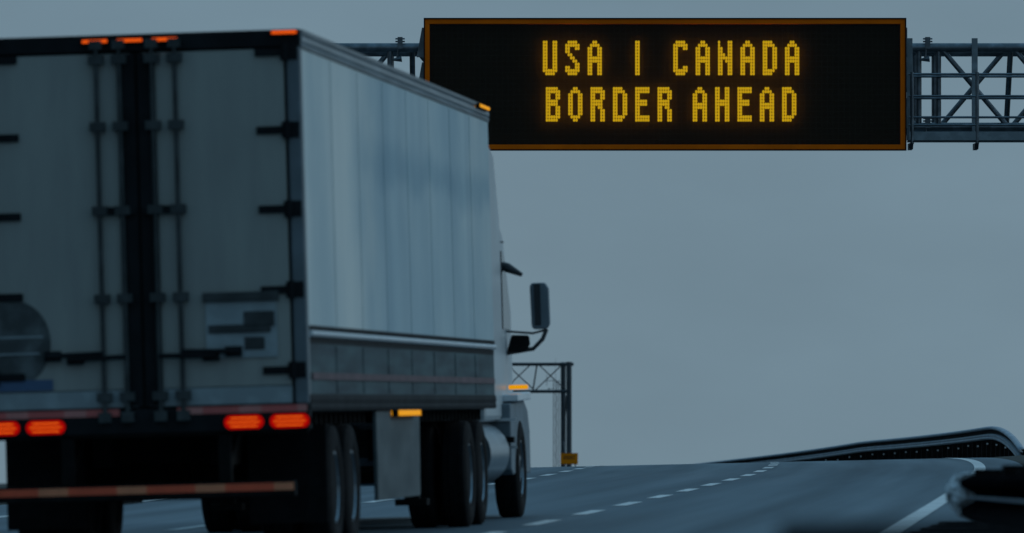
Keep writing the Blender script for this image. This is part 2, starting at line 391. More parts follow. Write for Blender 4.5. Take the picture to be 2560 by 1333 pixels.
FONT = {
 'U': ['11..11'] * 9 + ['111111', '.1111.'],
 'S': ['.1111.', '111111', '11..11', '11....', '.11...', '..11..', '...11.', '....11', '11..11', '111111', '.1111.'],
 'A': ['..11..', '.1111.', '11..11', '11..11', '11..11', '111111', '111111', '11..11', '11..11', '11..11', '11..11'],
 'I': ['11'] * 11,
 'C': ['.1111.', '111111', '11..11', '11....', '11....', '11....', '11....', '11....', '11..11', '111111', '.1111.'],
 'N': ['1...11', '1...11', '11..11', '11..11', '111.11', '111111', '11.111', '11..11', '11..11', '11..11', '11..11'],
 'D': ['1111..', '11111.', '11..11', '11..11', '11..11', '11..11', '11..11', '11..11', '11..11', '11111.', '1111..'],
 'B': ['11111.', '111111', '11..11', '11..11', '11111.', '11111.', '11..11', '11..11', '11..11', '111111', '11111.'],
 'O': ['..11..', '.1111.', '11..11', '11..11', '11..11', '11..11', '11..11', '11..11', '11..11', '.1111.', '..11..'],
 'R': ['11111.', '111111', '11..11', '11..11', '11111.', '11111.', '11.11.', '11..11', '11..11', '11..11', '11..11'],
 'E': ['111111', '111111', '11....', '11....', '11111.', '11111.', '11....', '11....', '11....', '111111', '111111'],
 'H': ['11..11', '11..11', '11..11', '11..11', '111111', '111111', '11..11', '11..11', '11..11', '11..11', '11..11'],
}
Z1 = 3.5556
L1 = [('U', 142), ('S', 341), ('A', 540), ('I', 963), ('C', 1302), ('A', 1501), ('N', 1700), ('A', 1900), ('D', 2098), ('A', 2296)]
L2 = [('B', 168), ('O', 367), ('R', 566), ('D', 765), ('E', 963), ('R', 1162), ('A', 1475), ('H', 1674), ('E', 1873), ('A', 2072), ('D', 2270)]
for line, ytop in ((L1, 105.0), (L2, 221.1)):
    for ch, zx in line:
        m = MB()
        for r_, row in enumerate(FONT[ch]):
            for c_, b in enumerate(row):
                if b != '1': continue
                px = 1320 + (zx + c_ * 21.6) / Z1; py = ytop + r_ * 7.9
                X, Z = SL(px), SZ(py); rings = []
                for (rr, dy) in ((1.0, 0.0), (0.8, -0.010)):
                    rings.append([m.bm.verts.new((X + 3.15 / PX * rr * math.cos(q), -0.012 + dy, Z + 4.3 / PX * rr * math.sin(q))) for q in [2 * math.pi * k / 10 for k in range(10)]])
                for k in range(10): m.bm.faces.new((rings[0][k], rings[0][(k + 1) % 10], rings[1][(k + 1) % 10], rings[1][k]))
                m.bm.faces.new(rings[1][::-1]); m.bm.faces.new(rings[0]).material_index = 1
        lo_ = m.build('letter', M['letter'], sg); lo_.data.materials.append(M['letter_halo'])
# side gussets that carry the sign on the truss
for s_ in (-1, 1):
    for (ya, yb) in ((66, 140), (153, 228), (243, 318)):
        m = MB(); za, zb = SZ(ya), SZ(yb)
        xo = 0.045 if s_ > 0 else 0.05
        m.prism([(s_ * hw, za), (s_ * (hw + xo * 0.5 + 0.01), za), (s_ * (hw + 0.13 * (1 if s_ < 0 else 0.25)), zb), (s_ * hw, zb)], 'y', 0.30, 0.36)
        m.build('mounting_gusset', M['steel'], sg)

# ------------------------------------------------------------------ near gantry
gy = SY + 1.15
gt = thing('sign_gantry', 'grey tubular truss gantry with railed catwalk carrying the message sign', 'gantry', (0, gy, 0))
PG = F / gy
def gx(x, d=0): return (x - 1280) * (gy + d) / F
def gz(y, d=0): return (YH - y) * (gy + d) / F
DEP = 1.35
ztop, zbot = gz(119), gz(318)
XL, XR = -13.0, 18.0
for nm, z, d in (('top_chord', ztop, 0), ('top_chord', ztop, DEP), ('bottom_chord', zbot, 0), ('bottom_chord', zbot, DEP)):
    m = MB(); m.tube([(XL, d, z), (XR, d, z)], 0.085, 20); m.build(nm, M['steel'], gt, smooth=True)
verts_px = [2347 + 181 * k for k in range(0, 9)]
mid = [2298 - 181.1 * k for k in range(0, 8)]
left = [975 - 181 * k for k in range(0, 9)]
def bays(lst):
    for i, px in enumerate(lst):
        X = gx(px)
        if not XL < X < XR: continue
        if i == 0:
            for d in (0, DEP):
                m = MB(); m.tube([(X, d, zbot), (X, d, ztop)], 0.052, 10); m.build('vertical_strut', M['steel'], gt, smooth=True)
        else:
            m = MB(); m.tube([(X, DEP, zbot), (X, 0, ztop)], 0.052, 10); m.build('cross_strut', M['steel'], gt, smooth=True)
        for z in (ztop, zbot):
            m = MB(); m.tube([(X, 0, z), (X, DEP, z)], 0.035, 8); m.build('spacer_tube', M['steel'], gt, smooth=True)
        if i + 1 < len(lst):
            X2 = gx(lst[i + 1])
            if not XL < X2 < XR: continue
            lo, hi = min(X, X2) + 0.06, max(X, X2) - 0.06
            m = MB(); m.tube([(lo, 0, ztop - 0.02), (hi, 0, zbot + 0.02)], 0.047, 10); m.build('diagonal_brace', M['steel'], gt, smooth=True)
            m = MB(); m.tube([(lo, DEP, zbot + 0.02), (hi, DEP, ztop - 0.02)], 0.047, 10); m.build('diagonal_brace', M['steel'], gt, smooth=True)
            for z in (ztop, zbot):
                m = MB(); m.tube([(X, 0, z), (X2, DEP, z)], 0.03, 8); m.build('lateral_brace', M['steel'], gt, smooth=True)
bays(verts_px); bays(mid); bays(left)
# clamps at the section joints
for px in (2320, 1000):
    for zc, s in ((ztop, 1), (zbot, 1)):
        X = gx(px)
        m = MB(); m.box(X - 0.045, X + 0.045, -0.10, 0.10, zc - 0.02, zc + 0.19)
        for k in (0.03, 0.11, 0.16): m.tube([(X - 0.085, -0.05, zc + k), (X + 0.085, -0.05, zc + k)], 0.014, 6)
        m.tube([(X - 0.03, -0.06, zc - 0.02), (X - 0.05, -0.06, zc - 0.20)], 0.02, 8)
        m.tube([(X - 0.13, -0.07, zc - 0.22), (X + 0.03, -0.07, zc - 0.20)], [0.018, 0.06], 8)
        m.build('flange_clamp', M['steel'], gt)
# hanger posts and catwalk on the side facing the traffic
cw_y = -0.75
hang = [2275, 2438] + [2438 + 163 * k for k in range(1, 8)]
cx0, cx1 = gx(2272, cw_y), gx(2438 + 163 * 7, cw_y)
for i, px in enumerate(hang):
    X = gx(px, -0.16)
    m = MB(); m.box(X - 0.052, X + 0.052, -0.20, -0.09, gz(352), gz(95, -0.16)); m.build('hanger_beam', M['steel_light'], gt, 0.004)
    Xr = gx(px + 6, cw_y)
    m = MB(); m.tube([(Xr, cw_y, gz(360, cw_y)), (Xr, cw_y, gz(180, cw_y))], 0.034, 8); m.build('railing_post', M['steel'], gt, smooth=True)
    m = MB(); m.prism([(cw_y - 0.06, gz(358, cw_y)), (-0.10, gz(356, cw_y)), (-0.10, gz(372, cw_y)), (cw_y + 0.1, gz(372, cw_y))], 'x', X - 0.035, X + 0.035); m.build('catwalk_bracket', M['steel_dark'], gt)
for py, d in ((185, cw_y), (191, -0.1), (240, cw_y), (245.5, -0.1), (293, cw_y), (312, cw_y)):
    m = MB(); m.tube([(cx0, d, gz(py, d)), (cx1, d, gz(py, d))], 0.021, 8); m.build('handrail', M['steel'], gt, smooth=True)
m = MB(); m.box(cx0, cx1, cw_y - 0.02, cw_y + 0.02, gz(351, cw_y), gz(329, cw_y)); m.build('catwalk_fascia', M['steel_light'], gt, 0.004)
m = MB(); m.box(cx0, cx1, cw_y + 0.025, -0.22, gz(353, cw_y), gz(350, cw_y)); m.build('catwalk_deck', M['steel_dark'], gt)
m = MB(); m.box(cx0, cx1, cw_y - 0.03, cw_y + 0.03, gz(356, cw_y), gz(352, cw_y)); m.build('catwalk_edge_angle', M['steel_dark'], gt)
for X in (XL + 0.4, XR - 0.4):
    zg = min(surf(gy, X - lane(gy)), -0.6) - 0.3
    for d in (0, DEP):
        m = MB(); m.tube([(X, d, zg), (X, d, ztop + 0.4)], 0.19, 20); m.build('support_post', M['steel'], gt, smooth=True)
    m = MB()
    n_ = 4
    for k in range(n_):
        za = zg + 0.6 + (zbot - zg - 0.8) * k / n_; zb = zg + 0.6 + (zbot - zg - 0.8) * (k + 1) / n_
        m.tube([(X, 0, za), (X, DEP, zb)], 0.04, 8); m.tube([(X, DEP, za), (X, 0, zb)], 0.04, 8)
    m.build('post_bracing', M['steel'], gt)

# ------------------------------------------------------------------ far gantry
FY = 445.0
def fx(x, Y=FY): return (x - 1280) * Y / F
def fz(y, Y=FY): return (YH - y) * Y / F
gb = -2.4
fg = thing('far_gantry', 'small distant dark truss gantry over the road beyond the crest', 'gantry', (fx(1423), FY, gb))
def P(x, y, d=0): return (fx(x) - fx(1423), d, fz(y) - gb)
DF = 1.5
for nm, y_ in (('top_chord', 910.5), ('bottom_chord', 978.5)):
    for d in (0, DF):
        a, b = P(560, y_, d), P(1434 if y_ < 950 else 1423, y_, d)
        m = MB(); m.tube([a, b], 0.085, 10); m.build(nm, M['steel_far'], fg, smooth=True)
for d, px, rr in ((0, 1422.5, 0.155), (DF, 1408.5, 0.15)):
    x_ = fx(px) - fx(1423)
    m = MB(); m.tube([(x_, d, 0), (x_, d, fz(907) - gb + 0.05)], rr, 14); m.build('support_post', M['steel_far'], fg, smooth=True)
x_ = fx(575) - fx(1423)
for d in (0, DF):
    m = MB(); m.tube([(x_, d, 0), (x_, d, fz(907) - gb + 0.05)], 0.155, 14); m.build('support_post', M['steel_far'], fg, smooth=True)
m = MB(); m.tube([P(1416, 990, 0.2), P(1409, 1110, DF)], 0.04, 6); m.tube([P(1408, 1100, DF), P(1416, 1150, 0.2)], 0.04, 6); m.build('post_bracing', M['steel_far'], fg)
for k in range(10):
    o_ = -79 * k
    for (a, b, c, d_) in ((1349, 914, 1414, 975), (1339, 975, 1402, 915)):
        m = MB(); m.tube([P(a + o_, b), P(c + o_, d_, 0.1)], 0.035, 6); m.build('diagonal_brace', M['steel_far'], fg)
    m = MB(); m.tube([P(1342 + o_, 914), P(1332.5 + o_, 975, 0.3)], 0.045, 6); m.build('vertical_strut', M['steel_far'], fg)

# ------------------------------------------------------------------ lattice mast
MY = 520.0; PM = F / MY
mb_ = -3.6
ms = thing('lattice_mast', 'thin lattice radio mast standing just left of the far gantry post', 'mast', (fx(1390.5, MY), MY, mb_))
wd = 7.0 / PM; top = fz(951, MY) - mb_
for (ax, ay) in ((-wd, 0), (wd, 0), (0, wd * 1.6)):
    m = MB(); m.tube([(ax, ay, 0), (ax, ay, top)], 0.022, 6); m.build('mast_leg', M['steel_far'], ms)
m = MB(); nb = 24
for k in range(nb):
    za, zb = top * k / nb, top * (k + 1) / nb; c = [(-wd, 0), (wd, 0), (0, wd * 1.6)]
    for i in range(3):
        a, b = c[i], c[(i + 1) % 3]
        if k % 2: a, b = b, a
        m.tube([(a[0], a[1], za), (b[0], b[1], zb)], 0.012, 4); m.tube([(a[0], a[1], zb), (b[0], b[1], zb)], 0.010, 4)
m.build('lacing', M['steel_far'], ms)
def Q(x, y, d=0): return (fx(x, MY) - fx(1390.5, MY), d, fz(y, MY) - mb_)
m = MB(); m.tube([Q(1385, 952), Q(1366, 952)], 0.02, 6); m.tube([Q(1367, 965), Q(1367, 937)], 0.016, 6); m.build('side_antenna', M['steel_far'], ms)
m = MB(); m.tube([Q(1385, 972), Q(1372, 972)], 0.012, 6); m.tube([Q(1374, 972.5), Q(1370, 972.5)], 0.05, 6); m.build('side_antenna', M['steel_far'], ms)
m = MB(); m.tube([Q(1389, 951), Q(1389, 895)], 0.008, 6); m.build('whip_antenna', M['steel_far'], ms)

# ------------------------------------------------------------------ orange sign
OY = 400.0
ob = surf(OY, 10) - 0.6
os_ = thing('work_zone_sign', 'small orange sign reading RIGHT at the road crest below the far gantry', 'road sign', (fx(1423, OY), OY, ob))
hw_ = 21.5 * OY / F; za, zb = fz(1161, OY) - ob, fz(1133, OY) - ob
m = MB(); m.box(-hw_, hw_, 0, 0.03, za, zb); m.build('sign_panel', M['orange_sign'], os_, 0.006)
m = MB(); m.box(-hw_ + 0.1, -hw_ + 0.16, 0.035, 0.09, 0, zb - 0.05); m.build('sign_post', M['steel_far'], os_)
m = MB(); m.box(hw_ - 0.16, hw_ - 0.10, 0.035, 0.09, 0, zb - 0.05); m.build('sign_post', M['steel_far'], os_)
TINY = {'R': ['1110', '1001', '1001', '1110', '1100', '1010', '1001'], 'I': ['1'] * 7, 'G': ['0110', '1001', '1000', '1011', '1001', '1001', '0110'],
        'H': ['1001', '1001', '1001', '1111', '1001', '1001', '1001'], 'T': ['111', '010', '010', '010', '010', '010', '010']}
m = MB(); pen = 0; word = 'RIGHT'; wtot = sum(len(TINY[c][0]) for c in word) + 4
ux = 28.0 * OY / F / wtot; uz = 9.0 * OY / F / 7; xs = -wtot * ux / 2; zc = fz(1139.5, OY) - ob
for c in word:
    for r_, row in enumerate(TINY[c]):
        k = 0
        while k < len(row):
            if row[k] == '1':
                e = k
                while e + 1 < len(row) and row[e + 1] == '1': e += 1
                m.box(xs + (pen + k) * ux, xs + (pen + e + 1) * ux, -0.008, -0.002, zc - (r_ + 1) * uz, zc - r_ * uz); k = e + 1
            else: k += 1
    pen += len(TINY[c][0]) + 1
m.build('lettering', M['sign_ink'], os_)
m = MB(); m.box(-hw_ + 0.012, hw_ - 0.012, -0.006, -0.002, zb - 0.028, zb - 0.014); m.box(-hw_ + 0.012, hw_ - 0.012, -0.006, -0.002, za + 0.014, za + 0.028)
m.build('border_line', M['sign_ink'], os_)

# ------------------------------------------------------------------ far guardrail
WP = [(0.0, -0.155), (-0.085, -0.120), (-0.090, -0.085), (0.01, -0.025), (0.01, 0.025), (-0.090, 0.085), (-0.085, 0.120), (0.0, 0.155)]
OFF = 5.3; GH = 0.72
def rail_pt(Y):
    z = surf(Y, OFF); h = GH - 0.155
    if Y < 180: h = h * max(0.0, 1 - ((180 - Y) / 15.0) ** 2.0)
    return (lane(Y) + OFF, Y, z + h)
gr = thing('guardrail', 'steel beam guardrail on dark posts curving along the road crest', 'guardrail', (0, 0, 0))
ys = [165 + 1.5 * k for k in range(0, 22)] + [198 + 4 * k for k in range(0, 33)]
for pf in ([(0.03, 0.095), (-0.05, 0.100), (-0.065, 0.125), (-0.05, 0.150), (0.0, 0.165), (0.06, 0.160)],
           [(0.03, -0.135), (-0.045, -0.130), (-0.062, -0.105), (-0.05, -0.070), (-0.03, -0.060), (-0.055, -0.050), (-0.055, -0.02), (0.0, -0.005), (0.05, -0.005)]):
    m = MB(); m.sweep([rail_pt(Y) for Y in ys], pf); m.build('rail_beam', M['wbeam'], gr, smooth=True, solid=0.006)
m = MB(); m.sweep([rail_pt(Y) for Y in ys], [(0.035, 0.10), (0.035, -0.01)]); m.build('dark_infill_plate', M['timber'], gr, solid=0.02)  # thin dark plate added to fill the black band between the rails
Y = 169.5; cnt = 0
while Y < 310 and cnt < 90:
    x_, _, z_ = rail_pt(Y); zg = surf(Y, OFF)
    m = MB(); m.box(x_ + 0.02, x_ + 0.30, Y - 0.09, Y + 0.09, zg - 0.9, z_ + (0.13 if Y > 182 else -0.12)); po = m.build('post', M['timber'], gr)
    if z_ - zg > 0.3 and cnt % 2 == 0:
        m = MB(); m.tube([(x_ + 0.035, Y - 0.092, z_ - 0.24 - 0.02 * math.sin(cnt * 1.7)), (x_ + 0.035, Y - 0.12, z_ - 0.24 - 0.02 * math.sin(cnt * 1.7))], 0.022, 8); m.build('reflector_stud', M['bright'], po)
    Y += 1.9; cnt += 1

# ------------------------------------------------------------------ near guardrail end
nr = thing('guardrail', 'dark guardrail ending in a scuffed pale steel shoe at the right edge', 'guardrail', (0, 0, 0))
def NP(px, py, Y): return Vector(((px - 1280) * Y / F, Y, (YH - py) * Y / F))
pa, pb = NP(2425, 1243, 56), NP(2680, 1262, 43)
pb2 = pb + (pb - pa) * 0.9
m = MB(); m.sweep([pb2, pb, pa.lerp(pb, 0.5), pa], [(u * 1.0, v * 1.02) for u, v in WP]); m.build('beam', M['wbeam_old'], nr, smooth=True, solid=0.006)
for dz, rr, mt in ((0.0, 0.012, 'wbeam'), (-0.125, 0.009, 'steel')):
    m = MB(); off = Vector((-0.06, 0, dz)); m.tube([pb2 + off, pa + off + Vector((0.04, 0, 0))], rr, 8); m.build('ridge_highlight', M[mt], nr, smooth=True)  # pale tubes put in for light caught along the beam ridges
for q in (0.04, 0.2, 0.36, 0.52, 0.68, 0.84, 1.0, 1.3):
    c = pa + (pb - pa) * q
    m = MB(); m.box(c.x + 0.01, c.x + 0.26, c.y - 0.09, c.y + 0.09, c.z - 1.1, c.z + 0.175 + 0.07 * q + 0.03 * math.sin(q * 23)); m.build('post', M['timber'], nr, 0.008)
# end shoe: scuffed cupped plate bent round the beam end, open side towards the traffic
ce = NP(2413, 1239, 55.6); m = MB(); nk, ni = 14, 16; rows = []
for i in range(ni + 1):
    t = i / ni; zz = 0.160 - 0.325 * t
    wdt = 0.085 + 0.045 * math.sin(math.pi * min(1, t * 1.15)) - 0.035 * max(0, t - 0.82) / 0.18
    lean = 0.012 * (1 - t) - 0.022 * math.sin(math.pi * t) + 0.02 * t
    row = []
    for k in range(nk + 1):
        a = math.pi * (k / nk); u = -math.cos(a)
        dep = 0.07 * math.sin(a) - 0.045 * math.exp(-((u + 0.1) / 0.45) ** 2) * (1 + math.sin(6.5 * t * math.pi / 2)) * 0.5
        row.append(m.bm.verts.new((ce.x + lean + u * wdt + rnd.uniform(-0.007, 0.007), ce.y + rnd.uniform(-0.02, 0.02) - dep * 1.6, ce.z + zz + 0.015 * u * (1 - 2 * t))))
    rows.append(row)
for i in range(ni):
    for k in range(nk): m.bm.faces.new((rows[i][k], rows[i + 1][k], rows[i + 1][k + 1], rows[i][k + 1]))
m.build('end_shoe', M['shoe'], nr, smooth=False, solid=0.012)
m = MB()
for k in range(12):
    t = k / 11; a = NP(2370 - 95 * t, 1302 + 32 * t, 55.5 - 3 * t); b_ = NP(2700, 1302, 54 - 3 * t)
    hgt = 0.01 * math.sin(k * 2.3)
    m.box(a.x - 0.03, b_.x, a.y - 0.5 - 0.01 * k, a.y + 0.45 + 0.007 * k, a.z - 0.9, a.z + hgt)
m.build('footing', M['timber'], nr, 0.02)

# ------------------------------------------------------------------ foreground railing (close to the lens, out of focus)
fr = thing('roadside_railing', 'blurred black railing top crossing the bottom right corner', 'railing', (0.48, 14, -1.25))
zt_ = -0.085 + 1.25
m = MB(); m.prism([(-0.06, zt_ - 0.16), (0.06, zt_ - 0.16), (0.06, zt_ - 0.015), (0.045, zt_), (-0.045, zt_), (-0.06, zt_ - 0.015)], 'x', 0.0, 3.4); m.build('top_beam', M['black'], fr, 0.004)
m = MB(); m.box(0, 3.4, -0.03, 0.03, 0.45, 0.55); m.build('lower_beam', M['black'], fr, 0.004)
for xx in (0.12, 1.7, 3.2):
    m = MB(); m.box(xx - 0.05, xx + 0.05, -0.045, 0.045, -0.1, zt_ - 0.165); m.build('post', M['black'], fr, 0.004)

# ------------------------------------------------------------------ the truck
TY = 61.0
VPX, VPY = 2985.0, 1000.0
fwd = Vector(((VPX - 1280) / F, 1.0, (YH - VPY) / F)).normalized()
rt = Vector((1, 0, 0)); rt = (rt - fwd * rt.dot(fwd)).normalized()
upv = rt.cross(fwd); roll = -0.028
rt2 = rt * math.cos(roll) - upv * math.sin(roll); up2 = rt2.cross(fwd)
# rear right tyre edge on the road at photo point (785, 1388), 61 m away
corner = Vector(((785 - 1280) * TY / F, TY, (YH - 1388) * TY / F))
org = corner - rt2 * 1.3
tr = thing('semi_truck', 'large white box trailer truck seen from behind with glowing red lamps', 'truck')
tr.matrix_world = Matrix(((rt2.x, fwd.x, up2.x, org.x), (rt2.y, fwd.y, up2.y, org.y), (rt2.z, fwd.z, up2.z, org.z), (0, 0, 0, 1)))
S0 = F / TY
def rx(x, y): return 1.3 - (785 - (1388 - y) * 0.028 - x) / S0      # photo pixel -> truck x on the rear face
def rz(x, y): return (1388 - y - (785 - x) * -0.028) / S0           # photo pixel -> truck z on the rear face
H = 4.115; LN = 16.3; W = 1.3; FL = 1.13
# box
for s in (1, -1):
    m = MB()
    xa, xb = sorted((s * (W - 0.002), s * (W - 0.03)))
    m.box(xa, xb, 0.10, LN, 1.76, H - 0.15)
    # panel seams as narrow vertical ribs
    for k in range(1, 8):
        yy = 0.10 + (LN - 0.1) * k / 8; m.box(*sorted((s * (W + 0.0012), s * (W - 0.001))), yy - 0.03, yy + 0.03, 1.77, H - 0.16)
    m.build('side_wall', M['sidewall'], tr)
    m = MB()
    prof = [(0.0, 0.15), (0.012, 0.148), (0.020, 0.12), (0.006, 0.105), (0.020, 0.09), (0.020, 0.055), (0.006, 0.045), (0.022, 0.03), (0.026, 0.0)]
    pts = [(s * (W + u - 0.006), H - v) for u, v in reversed(prof)] + [(s * (W - 0.10), H - 0.15), (s * (W - 0.10), H - 0.001)]
    m.prism(pts, 'y', 0.02, LN + 0.02); m.build('top_rail', M['rail'], tr)
    m = MB(); m.tube([(s * (W + 0.005), 0.12, 1.735), (s * (W + 0.005), LN, 1.735)], 0.024, 10); m.build('rub_rail', M['bright'], tr, smooth=True)
    m = MB(); m.box(*sorted((s * (W - 0.004), s * (W - 0.03))), 0.12, LN, 1.66, 1.71); m.build('lower_dark_strip', M['frame_dark'], tr)  # dark strip just below the rub rail
    m = MB(); m.box(*sorted((s * (W + 0.006), s * (W - 0.001))), 0.12, LN, 1.762, 1.80); m.build('upper_dark_strip', M['frame_dark'], tr)  # dark strip just above the rub rail
    m = MB(); m.box(*sorted((s * (W - 0.006), s * (W - 0.03))), 0.12, LN, 1.26, 1.66)
    for k in range(1, 8): yy = LN * k / 8; m.box(*sorted((s * (W + 0.001), s * (W - 0.005))), yy - 0.02, yy + 0.02, 1.27, 1.65)
    m.build('lower_panel', M['lower'], tr)
    m = MB(); m.box(*sorted((s * (W + 0.008), s * (W + 0.005))), 0.2, LN - 0.1, 1.375, 1.43); m.build('side_tape', M['dim_tape'], tr)
    m = MB(); m.prism([(s * (W - 0.1), 1.13), (s * (W + 0.002), 1.13), (s * (W + 0.010), 1.16), (s * (W + 0.002), 1.18), (s * (W + 0.010), 1.22), (s * (W + 0.002), 1.26), (s * (W - 0.1), 1.26)], 'y', 0.03, LN)
    m.build('bottom_rail', M['frame_dark'], tr)
m = MB(); m.box(-W + 0.09, W - 0.09, 0.1, LN, H - 0.03, H - 0.006); m.build('roof', M['roof'], tr)
m = MB(); m.box(-W + 0.03, W - 0.03, LN - 0.03, LN, 1.2, H - 0.04); m.build('front_wall', M['lower'], tr)
m = MB(); m.box(-W + 0.11, W - 0.11, 0.15, LN - 0.05, 1.12, 1.18)
for k in range(44): m.box(-W + 0.11, W - 0.11, 0.3 + k * 0.36, 0.36 + k * 0.36, 1.02, 1.12)
m.build('floor_frame', M['chassis'], tr)
# rear frame
m = MB(); m.box(-W, W, 0.0, 0.12, H - 0.13, H + 0.005); m.build('rear_header', M['frame_dark'], tr, 0.01)
for s in (1, -1):
    m = MB(); m.box(*sorted((s * W, s * (W - 0.115))), 0.0, 0.12, 1.18, H - 0.13); m.build('corner_post', M['post'], tr, 0.02)
m = MB(); m.box(-W, W, -0.02, 0.12, 0.985, 1.18); m.build('rear_sill', M['frame_dark'], tr, 0.01)
# doors
def door(s):
    d = thing('door', None, None); d.parent = tr
    me = MB(); me.box(*sorted((s * 0.045, s * (W - 0.135))), 0.012, 0.05, 1.335, H - 0.145); pn = me.build('door_panel', M['door'], d, 0.006)
    me = MB(); me.box(*sorted((s * 0.045, s * (W - 0.135))), 0.008, 0.05, 1.195, 1.33); me.build('kick_plate', M['decal_grey'], d, 0.004)
    me = MB()
    xo, xi = s * (W - 0.13), s * 0.045
    me.box(*sorted((xo, s * (W - 0.118))), 0.016, 0.045, 1.19, H - 0.14); me.box(*sorted((s * 0.002, xi)), 0.016, 0.045, 1.19, H - 0.14)
    me.build('door_gasket', M['black'], d)
    for zc in (rz(700, 130), rz(700, 325), rz(700, 523), rz(700, 725), rz(700, 926)):
        me = MB(); me.box(*sorted((s * (W - 0.36), s * (W - 0.10))), -0.012, 0.010, zc - 0.030, zc + 0.030)
        me.box(*sorted((s * (W - 0.16), s * (W - 0.02))), -0.016, 0.012, zc - 0.062, zc + 0.062)
        me.tube([(s * (W - 0.118), -0.025, zc - 0.07), (s * (W - 0.118), -0.025, zc + 0.07)], 0.024, 10)
        me.build('hinge', M['frame_dark'], d, 0.004)
    for xr in (0.13, 0.31):
        me = MB(); me.tube([(s * xr, -0.03, 1.10), (s * xr, -0.03, H - 0.06)], 0.019, 10)
        for zc in (1.28, 2.05, 2.74, 3.4, H - 0.19): me.box(s * xr - 0.06, s * xr + 0.06, -0.055, 0.012, zc - 0.035, zc + 0.035)
        me.box(s * xr - 0.05, s * xr + 0.05, -0.06, -0.0, H - 0.11, H - 0.04); me.box(s * xr - 0.05, s * xr + 0.05, -0.06, -0.02, 1.08, 1.16)
        me.build('lock_rod', M['rod'], d)
    me = MB(); zc = rz(330, 522)
    me.box(*sorted((s * 0.03, s * 0.29)), -0.03, 0.008, zc - 0.045, zc + 0.02); me.build('rod_guide', M['frame_dark'], d, 0.006)
    for k, xr in enumerate((0.13, 0.31)):
        me = MB(); zc = rz(300, 893) + 0.03 * k
        me.tube([(s * xr, -0.05, zc), (s * (xr + 0.45), -0.05, zc - 0.01)], 0.020, 8); me.box(*sorted((s * (xr + 0.34), s * (xr + 0.47))), -0.04, 0.011, zc - 0.05, zc + 0.03)
        me.build('door_handle', M['frame_dark'], d)
    me = MB(); me.box(*sorted((s * 0.15, s * 0.012)), 0.003, 0.012, 1.2, H - 0.15); me.build('centre_plate', M['frame_dark'], d)
    return d
dr = door(1); dl = door(-1)
# placard frame on the right door, round badge and blue sticker on the left one
xa, xb = 0.50, 1.06
m = MB(); m.box(xa, xb, -0.004, 0.010, 1.56, 2.03); m.build('placard', M['decal_grey'], dr)
m = MB(); m.box(xa - 0.02, xb + 0.02, -0.03, 0.006, 2.00, 2.075); m.box(xa + 0.02, xb - 0.05, -0.02, 0.004, 1.755, 1.82); m.box(xa + 0.30, xb - 0.02, -0.02, 0.002, 1.80, 1.92); m.box(xa + 0.3, xb - 0.1, -0.012, 0.0, 1.62, 1.72)
m.build('placard_clip', M['rod'], dr, 0.006)
m = MB(); c0 = Vector((-1.03, 0, 1.72)); n_ = 40
ro = [m.bm.verts.new((c0.x + 0.30 * math.cos(2 * math.pi * k / n_), 0.007, c0.z + 0.34 * math.sin(2 * math.pi * k / n_))) for k in range(n_)]
rb = [m.bm.verts.new((c0.x + 0.30 * math.cos(2 * math.pi * k / n_), 0.012, c0.z + 0.34 * math.sin(2 * math.pi * k / n_))) for k in range(n_)]
m.bm.faces.new(ro); 
for k in range(n_): m.bm.faces.new((ro[k], ro[(k + 1) % n_], rb[(k + 1) % n_], rb[k]))
m.build('round_decal', M['badge'], dl)
m = MB(); m.box(-1.15, -0.79, 0.001, 0.005, 1.76, 1.775); m.box(-1.15, -0.82, 0.001, 0.005, 1.63, 1.643); m.build('decal_stripe', M['decal_grey'], dl)
m = MB(); m.box(-1.16, -0.72, 0.0, 0.007, 1.345, 1.43); m.build('blue_sticker', M['blue_decal'], dl)

# reflective tape: one strip each, red and pale blocks in the material
def tape_mat(name, blk, pale, red):
    m = bpy.data.materials.new(name); m.use_nodes = True
    n = m.node_tree.nodes; l = m.node_tree.links; p = n['Principled BSDF']; p.inputs['Roughness'].default_value = 0.45
    t = n.new('ShaderNodeTexCoord'); q = n.new('ShaderNodeSeparateXYZ'); l.new(t.outputs['Object'], q.inputs[0])
    a = n.new('ShaderNodeMath'); a.operation = 'DIVIDE'; l.new(q.outputs[0], a.inputs[0]); a.inputs[1].default_value = blk
    b = n.new('ShaderNodeMath'); b.operation = 'FRACT'; l.new(a.outputs[0], b.inputs[0])
    c = n.new('ShaderNodeMath'); c.operation = 'GREATER_THAN'; l.new(b.outputs[0], c.inputs[0]); c.inputs[1].default_value = 0.62
    z = n.new('ShaderNodeTexNoise'); z.inputs['Scale'].default_value = 7; l.new(t.outputs['Object'], z.inputs['Vector'])
    mm = n.new('ShaderNodeMix'); mm.data_type = 'RGBA'; l.new(c.outputs[0], mm.inputs['Factor'])
    mm.inputs['A'].default_value = (*red, 1); mm.inputs['B'].default_value = (*pale, 1)
    m2 = n.new('ShaderNodeMix'); m2.data_type = 'RGBA'; m2.blend_type = 'MULTIPLY'; m2.inputs['Factor'].default_value = 0.35
    l.new(mm.outputs['Result'], m2.inputs['A']); l.new(z.outputs[0], m2.inputs['B']); l.new(m2.outputs['Result'], p.inputs['Base Color'])
    return m
M['tape'] = tape_mat('red_and_pale_tape', 0.46, (0.72, 0.27, 0.23), (0.70, 0.15, 0.13))
M['guard_tape'] = tape_mat('orange_red_guard_tape', 0.62, (0.95, 0.30, 0.14), (0.95, 0.13, 0.05))
def tape(xa, xb, z, h, yf, mt, name='reflective_tape', par=None):
    m = MB(); m.box(xa, xb, yf - 0.003, yf, z - h / 2, z + h / 2); m.build(name, M[mt], par or tr)
tape(rx(440, 970), 1.28, 1.155, 0.055, -0.021, 'tape')
